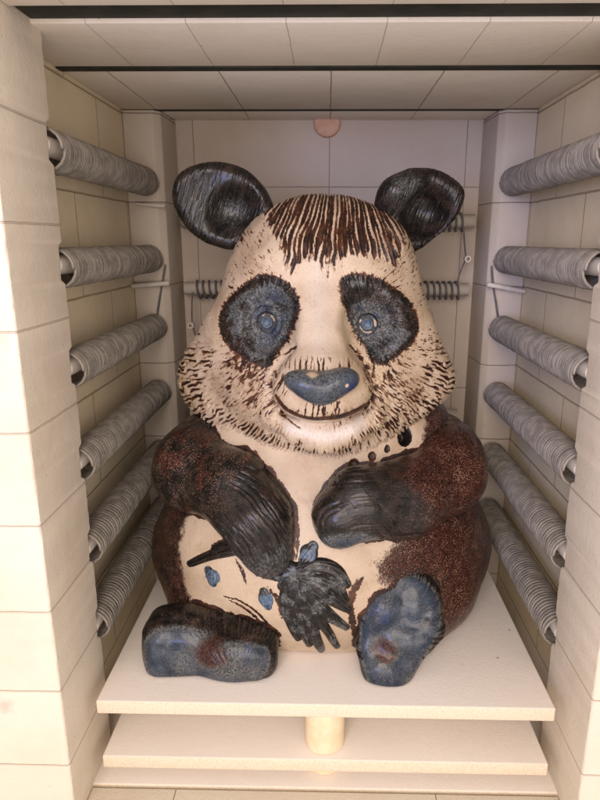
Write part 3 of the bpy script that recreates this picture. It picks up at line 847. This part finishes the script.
def paint_nose(V, Nn, a):
    x, y, z = V.T
    a['dark'][:] = 1; n = fbm(V, 60, 5, 3)
    a['blue'] = .62+.4*(n-.5)*2
    a['speck'] = .12*sstep(.5, .7, n)
    top = hit(f_nose, 312, 374)
    cream = gauss(np.linalg.norm(V-top, axis=1), .010)
    sp = hit(f_nose, 347, 386); highlight = gauss(np.linalg.norm(V-sp, axis=1), .0028)  # painted highlight: small cream spot at the right of the nose
    a['dark'] = 1-np.maximum(cream*.75, highlight*1.1)
    a['dark'] *= 1-.9*sstep(NOSE_Y+.008, NOSE_Y+.015, y); a['grv'] = sstep(NOSE_Y+.002, NOSE_Y+.010, y)*.7
    return (fbm(V, 60, 9, 2)-.5)*.002
def child(name, sdf, lo, hi, h, sub, paint, parent, porg):
    o = finish(name, sdf, lo, hi, h, sub, paint, parent, tuple(porg)); return o
child('nose', f_nose, (-.09, .66, -.23), (.08, .78, -.12), .003, 1, paint_nose, head, head_o)

def paint_ear(c, blue_gloss):
    def f(V, Nn, a):
        x, y, z = V.T
        a['dark'][:] = 1
        q = .35*x+z; st = strands(x-.35*z, q, .0015, .022, 7)
        a['grv'] = .35+sstep(.55, .35, st)*.5
        a['flow'] = np.stack([x-.35*z, q, y*0], 1)
        a['speck'] = .15*sstep(.45, .6, fbm(V, 50, 3, 2))
        a['blue'] = blue_gloss*gauss(np.hypot(x-c[0], z-c[2]), .030)  # bluish gloss painted into the ear colour
        return -.0010*sstep(.5, .3, st)*sstep(.2, -.4, Nn[:, 1])
    return f
child('ear', f_earl, (-.25, .90, -.06), (-.05, 1.0, .13), .004, 2, paint_ear(at(233, 212, .95), .25), head, head_o)
child('ear', f_earr, (.05, .87, -.06), (.23, 1.0, .12), .004, 2, paint_ear(at(405, 190, .95), .30), head, head_o)

def eye(u, v, amber, seed):
    c = hit(f_head, u, v)
    def f(P):
        d = ell(P, c+np.array((0, .0035, 0)), (.0150, .0115, .0150))
        r = np.hypot(P[:, 0]-c[0], P[:, 2]-c[2]); return smax(d, -(ell(P, c+np.array((0, -.0085, 0)), (.0070, .004, .0070))), .002)
    def pt(V, Nn, a):
        r = np.hypot(V[:, 0]-c[0], V[:, 2]-c[2]); a['dark'][:] = 1
        a['blue'] = .7*sstep(.015, .009, r); a['pale'] = .55*gauss(r, .006); a['grv'] = gauss(r-.0078, .0012)*1.1
        th = np.arctan2(V[:, 2]-c[2], V[:, 0]-c[0])
        a['dark'] = 1-amber*gauss(r-.0108, .0022)*sstep(.3, .7, vnoise(th*1.5+9, r*0, None, seed))
        return np.zeros(len(V))
    child('eye', f, c-.021, c+.021, .0016, 1, pt, head, head_o)
eye(267, 322, .55, 3); eye(367, 324, 1.0, 8)

# ---- arms
def arm_flow(V, pts):
    pl = np.array([at(*p[:3])[[0, 2]] for p in pts]); return line2(V[:, 0], V[:, 2], chaikin(pl, 2, False))
def paint_arml(V, Nn, a):
    x, y, z = V.T; d, s, w, L = arm_flow(V, ARML)
    w = np.where(d < .0, 0, w)
    t = s/L; st = strands(w+.12*y, s, .0024, .040, 21); f1 = strands(w+.12*y, s, .0016, .02, 22)
    fore = sstep(.38, .60, t)
    a['dark'][:] = 1
    a['grv'] = (sstep(.46, .30, st)*.6+.4*sstep(.5, .3, f1))*(.25+.75*fore)
    n = fbm(V, 22, 6, 3)
    a['red'] = sstep(.50, .15, t+.5*(n-.5))*.22+.08+.3*sstep(.55, .68, fbm(V, 40, 77, 2))
    a['speck'] = .38*(1-fore)+.10
    a['blue'] = sstep(.80, 1.0, t)*.22
    a['flow'] = np.stack([w+.12*y, s, y*0], 1)
    rim = sstep(.25, .5, Nn[:, 1]); a['red'] = np.maximum(a['red'], rim)
    return -.0015*sstep(.48, .30, st)*fore-.0009*sstep(.5, .3, f1)*(.4+fore)
def paint_armr(V, Nn, a):
    x, y, z = V.T; d, s, w, L = arm_flow(V, ARMR)
    t = s/L; st = strands(w+.12*y, s, .0034, .05, 31)
    q = x*.8+z*.6; r_ = -x*.6+z*.8; cut = strands(q, r_, .0040, .035, 33)
    fore = sstep(.38, .6, t); n = fbm(V, 20, 12, 3)
    a['dark'][:] = 1
    a['grv'] = sstep(.42, .30, st)*.35+sstep(.33, .24, cut)*.8*sstep(.42, .6, n)*fore
    a['red'] = sstep(.75, .10, t+.6*(n-.5))*.85+.2*sstep(.5, .65, fbm(V, 45, 44, 2))*(z > at(360, 480, .75)[2])
    pb = at(350, 534, .75); a['blue'] = gauss(np.hypot((x-pb[0])*.5, (z-pb[2])), .016)*.9
    a['speck'] = .40*sstep(.62, .3, t)+.14
    a['flow'] = np.stack([w+.12*y, s, y*0], 1)
    return -.0012*sstep(.45, .30, st)-.0016*sstep(.33, .24, cut)*sstep(.42, .6, n)*fore
finish('arm', f_arml, (-.32, .66, -.50), (0, 1.04, -.22), .005, 2, paint_arml, panda, (-.16, .9, -.35))
finish('arm', f_armr, (-.04, .66, -.46), (.30, 1.04, -.22), .005, 2, paint_armr, panda, (.16, .9, -.35))

# ---- feet
def paint_footl(V, Nn, a):
    x, y, z = V.T
    d2 = poly2(x, z, SOLEL); face = sstep(-.35, -.8, Nn[:, 1])
    inner = sstep(-.003, -.016, d2)*face
    a['dark'][:] = 1
    n = fbm(V, 30, 4, 3)
    a['blue'] = inner*(.74+.5*(n-.5)*2)
    c = hit(f_footl, 212, 655); a['red'] = gauss(np.hypot((x-c[0])*.62, z-c[2]), .022)*(.85+.6*(n-.5))
    a['blue'] *= 1-.8*a['red']
    hr = hit(f_footl, 232, 625)
    ang = np.arctan2(z-(hr[2]-.06), x-(hr[0]+.01)); st = strands(ang*.07, np.hypot(x-hr[0], z-hr[2]), .0026, .03, 51)
    top = sstep(-.018, -.002, d2)*sstep(at(190, 640, .72)[0], at(215, 640, .72)[0], x)*(z > at(200, 650, .71)[2])
    cr = hit(f_footl, 222, 640); tuft = gauss(np.hypot((x-cr[0])*.7, z-cr[2]), .020)
    a['grv'] = np.maximum(top*sstep(.55, .35, st), tuft*.8*sstep(.5, .35, st)); a['speck'] = .22
    a['grv'] = np.maximum(a['grv'], sstep(-.004, .004, d2)*.5)
    a['blue'] *= 1-.6*top
    a['flow'] = np.where((inner > .6)[:, None], V*.3, np.stack([ang*.07, np.hypot(x-hr[0], z-hr[2]), y*0], 1))
    return -.0028*top*sstep(.5, .3, st)-.0016*tuft*sstep(.5, .3, st)-.0015*sstep(.004, .0, np.abs(d2+.004))*.5
def paint_footr(V, Nn, a):
    x, y, z = V.T
    d2 = poly2(x, z, SOLER); inner = sstep(.0, -.012, d2)
    a['dark'][:] = 1; n = fbm(V, 34, 14, 3)
    a['blue'] = inner*(.90+.6*(n-.5)*2)
    c = hit(f_footr, 385, 650); a['red'] = gauss(np.hypot((x-c[0])*.8, z-c[2]), .017)*(.95+.6*(n-.5))
    a['blue'] *= 1-.9*a['red']
    o = hit(f_footr, 405, 630); th = np.arctan2(z-o[2], x-o[0]); r = np.hypot(x-o[0], z-o[2])
    st = strands(th*.05, r, .0022, .03, 53); rim = sstep(-.017, -.004, d2)*(z > at(400, 660, .72)[2])
    a['grv'] = rim*sstep(.56, .36, st)
    for (u, v, aa, b, q) in TOES:
        p = hit(f_footr, u, v); a['grv'] = np.maximum(a['grv'], .9*gauss(np.hypot(x-p[0], (z-p[2])*.8), .009)); a['blue'] = np.maximum(a['blue'], 1.1*gauss(np.hypot(x-p[0], z-p[2]), .018))
    tuft = hit(f_footr, 404, 590); a['grv'] = np.maximum(a['grv'], gauss(np.hypot((x-tuft[0])*.9, z-tuft[2]), .014)*sstep(.6, .35, st))
    a['speck'] = .25
    a['flow'] = np.where((inner > .8)[:, None] & (rim < .5)[:, None], V*.3, np.stack([th*.05, r, y*0], 1))
    return -.0024*rim*sstep(.5, .3, st)
finish('foot', f_footl, (-.29, .65, -.6), (-.03, .88, -.46), .004, 2, paint_footl, panda, (-.16, .74, ZS))
finish('foot', f_footr, (.02, .65, -.6), (.21, .89, -.40), .004, 2, paint_footr, panda, (.11, .74, ZS))

# ---- body
CREAM = [(205, 418), (222, 440), (236, 458), (262, 476), (262, 500), (225, 512), (196, 508), (184, 526), (179, 552), (184, 585), (200, 612), (215, 645), (225, 700),
         (395, 705), (398, 640), (392, 590), (376, 566), (392, 548), (402, 535), (396, 500), (404, 470), (414, 455), (426, 434), (426, 405), (330, 395)]
def paint_body(V, Nn, a):
    x, y, z = V.T; front = sstep(.45, .0, Nn[:, 1])
    cp = smooth_poly(f_body, CREAM, 1); d = poly2(x, z, cp)
    n = fbm(V, 24, 2, 3); n4 = fbm(V, 120, 5, 2)
    right = sstep(.02, .06, x)*sstep(-.34, -.40, z)
    soft = .016+.024*right
    dk = sstep(-soft, soft, d+(n-.5)*.02+(n4-.5)*.012)
    dk = np.maximum(dk, 1-front)
    a['dark'] = dk
    a['red'] = .55+.5*sstep(.02, .06, x)+(n-.5)*.5
    a['red'] -= .35*sstep(-.30, -.24, z)*(1-right)
    a['speck'] = .55+.1*right
    grv = np.zeros(len(V))
    # red-brown glaze creeping out from under arms and feet
    for f_, w in ((f_arml, .0055), (f_armr, .0045), (f_footl, .006), (f_footr, .007)):
        e = f_(V)+(fbm(V, 70, 19, 2)-.5)*.012
        grv = np.maximum(grv, sstep(w, w*.3, e)*.95)
    # brushed strokes: between left arm and thigh, over the left foot
    def stroke(pts, w0, amt, seed, m=None):
        pl = chaikin(hits(f_body, pts), 2, False); q, s, l, L = line2(x, z, pl)
        wd = w0*np.sqrt(np.clip(np.sin(np.clip(s/L, .02, .98)*math.pi), 0, 1))
        return sstep(wd*1.2, wd*.6, q+(vnoise(s*400, l*900, None, seed)-.5)*w0*.8)*amt
    for pts, w0, am, sd in (([(212, 546), (228, 540), (244, 546)], .0035, 1, 1), ([(218, 527), (232, 532), (246, 530)], .005, .9, 2),
                            ([(236, 560), (243, 572), (246, 584)], .0035, .7, 3), ([(228, 600), (250, 610), (270, 632), (284, 655)], .0035, 1, 4),
                            ([(222, 596), (246, 602), (266, 620), (280, 642)], .0022, 1, 5), ([(292, 500), (299, 530), (296, 560)], .0028, .9, 6),
                            ([(240, 462), (262, 476), (284, 490)], .0022, 1, 7), ([(268, 588), (280, 600), (282, 618)], .005, .75, 8),
                            ([(352, 590), (350, 610), (356, 640)], .006, .8, 9), ([(362, 578), (354, 588), (350, 604)], .006, .9, 10),
                            ([(284, 575), (300, 572), (318, 566)], .005, .8, 12), ([(330, 570), (345, 576), (352, 586)], .003, .6, 13)):
        grv = np.maximum(grv, stroke(pts, w0, am, sd)*front)
    # vent holes under the chin: dents, the dark inside them painted in
    disp = np.zeros(len(V))
    for u, v, r, dp in ((405, 437, .0125, .016), (372, 457, .0060, .003), (354, 465, .0085, .004), (387, 449, .0045, .002)):
        h_ = hit(f_body, u, v); q = np.linalg.norm((V-h_)*np.array([1.0, .6, .85]), axis=1)
        q = q+(n4-.5)*.004
        grv = np.maximum(grv, sstep(r*1.1, r*.75, q)*1.5); disp -= sstep(r, r*.4, q)*dp
        if r > .01: a['dark'] = np.maximum(a['dark'], sstep(r*1.05, r*.9, q)); a['red'] = a['red']*(1-sstep(r*1.2, r, q)); a['speck'] = a['speck']*np.ones(len(V))*(1-sstep(r*1.2, r, q)); grv = np.maximum(grv, 1.6*sstep(r, r*.8, q))
    a['grv'] = grv
    # faint brown dots
    a['flow'] = V*np.array([1, 1, 1.0])
    return disp
body = finish('body', f_body, (-.34, .69, -.61), (.34, 1.25, -.12), .006, 2, paint_body, panda, tuple(PO))

# ---- sprig of leaves and drops, modelled on the belly
def relief(name, shapes, thick, blue, seed, lab, dark=1.0, red=0.0, pale=0.0):
    """raised clay strokes: each a tapering path laid on the body surface"""
    P0 = [(chaikin(hits(f_body, pts), 2, False), w*.00135) for pts, w in shapes]
    allp = np.vstack([p for p, _ in P0]); pad = .016
    lo = allp.min(0)-pad; hi = allp.max(0)+pad
    def fld(P):
        best = None; S_ = L_ = None
        for pl, w in P0:
            q, s, l, L = line2(P[:, 0], P[:, 2], pl)
            t = np.clip(s/L, 0, 1); wd = w*(.40+.60*np.sin(np.clip(t*.86+.07, 0, 1)*math.pi)**.7)
            e = q-wd
            if best is None: best, S_, L_ = e, s, l
            else:
                m = e < best; S_ = np.where(m, s, S_); L_ = np.where(m, l, L_); best = smin(best, e, .0004)
        return best, S_, L_
    def f(P):
        e, s, l = fld(P); b = f_body(P)
        th = thick*np.sqrt(np.clip(-e/.0045, 0, 1)+.05)
        return smax(smax(b-th, e, .0015), -b-.004, .001)
    yy = [hit(f_body, 250, 560)[1], hit(f_body, 320, 600)[1], hit(f_body, 315, 640)[1], hit(f_body, 195, 563)[1]]
    def pt(V, Nn, a):
        e, s, l = fld(V); st = strands(l, s, .0019, .03, seed)
        n = fbm(V, 90, seed, 2); a['dark'] = dark-pale*.5*sstep(-.003, .0, e+(n-.5)*.003); a['grv'] = sstep(.55, .35, st)*(.9-pale*.8); a['pale'] = pale*sstep(.3, .6, n)*np.ones(len(V))
        a['blue'] = blue*(sstep(.42, .62, n)*.8+.2); a['speck'] = sstep(.55, .7, n)*.25; a['red'] = red*sstep(.6, .4, n)
        a['flow'] = np.stack([l, s, V[:, 1]*0], 1)
        return -.0016*sstep(.5, .3, st)*sstep(.0, -.002, e)
    o = finish(name, f, (lo[0], min(yy)-.02, lo[1]), (hi[0], max(yy)+.05, hi[1]), .0022, 1, pt, body, tuple(PO))
    if lab: o['label'] = lab
    return o
LEAVES = [([(297, 580), (310, 602), (320, 618)], 13), ([(300, 578), (318, 588), (330, 598)], 9), ([(292, 582), (298, 606), (304, 624)], 9), ([(298, 570), (318, 563), (336, 569), (347, 584)], 7.15), ([(302, 577), (322, 578), (338, 586), (346, 600)], 5.98),
          ([(300, 580), (318, 590), (334, 600), (348, 610)], 6.76), ([(297, 582), (314, 600), (330, 616), (346, 627)], 7.28),
          ([(296, 584), (311, 606), (326, 628), (337, 646)], 5.98), ([(293, 584), (303, 606), (313, 630), (321, 649)], 7.02),
          ([(291, 584), (296, 604), (302, 626), (309, 644)], 6.24), ([(289, 584), (288, 602), (291, 622), (298, 638)], 6.76),
          ([(286, 580), (283, 598), (284, 612), (288, 622)], 4.68), ([(306, 588), (316, 604), (322, 618), (330, 636)], 4.16),
          ([(282, 564), (296, 572), (308, 570)], 8.45), ([(276, 576), (288, 574), (300, 566)], 7.8), ([(282, 586), (290, 576), (300, 580)], 7.8)]
relief('leaf_sprig', LEAVES, .0055, .30, 5, 'sprig of dark blue and black leaves fanned out on the belly')  # blue tint of the leaves, its spots also paint glints on them
relief('long_leaf', [([(189, 564), (205, 557), (222, 551), (248, 550)], 5.0), ([(212, 549), (226, 544), (248, 544)], 3.0), ([(240, 552), (252, 560), (262, 574)], 3.0)], .004, .05, 9, 'long black leaf left of the left paw')
relief('glaze_drop', [([(209, 572), (212, 577), (212, 582)], 10.5)], .0022, 1.0, 12, 'blue oval drop beneath the long leaf', 1.0, 0, .8)
relief('glaze_drop', [([(264, 592), (266, 600), (268, 607)], 8)], .0022, 1.0, 14, 'blue oval drop left of the leaf sprig', 1.0, 0, .8)
relief('glaze_drop', [([(304, 560), (310, 552), (313, 547)], 10)], .0035, .6, 16, 'pale blue-grey bud above the leaf sprig', .9, 0, .6)
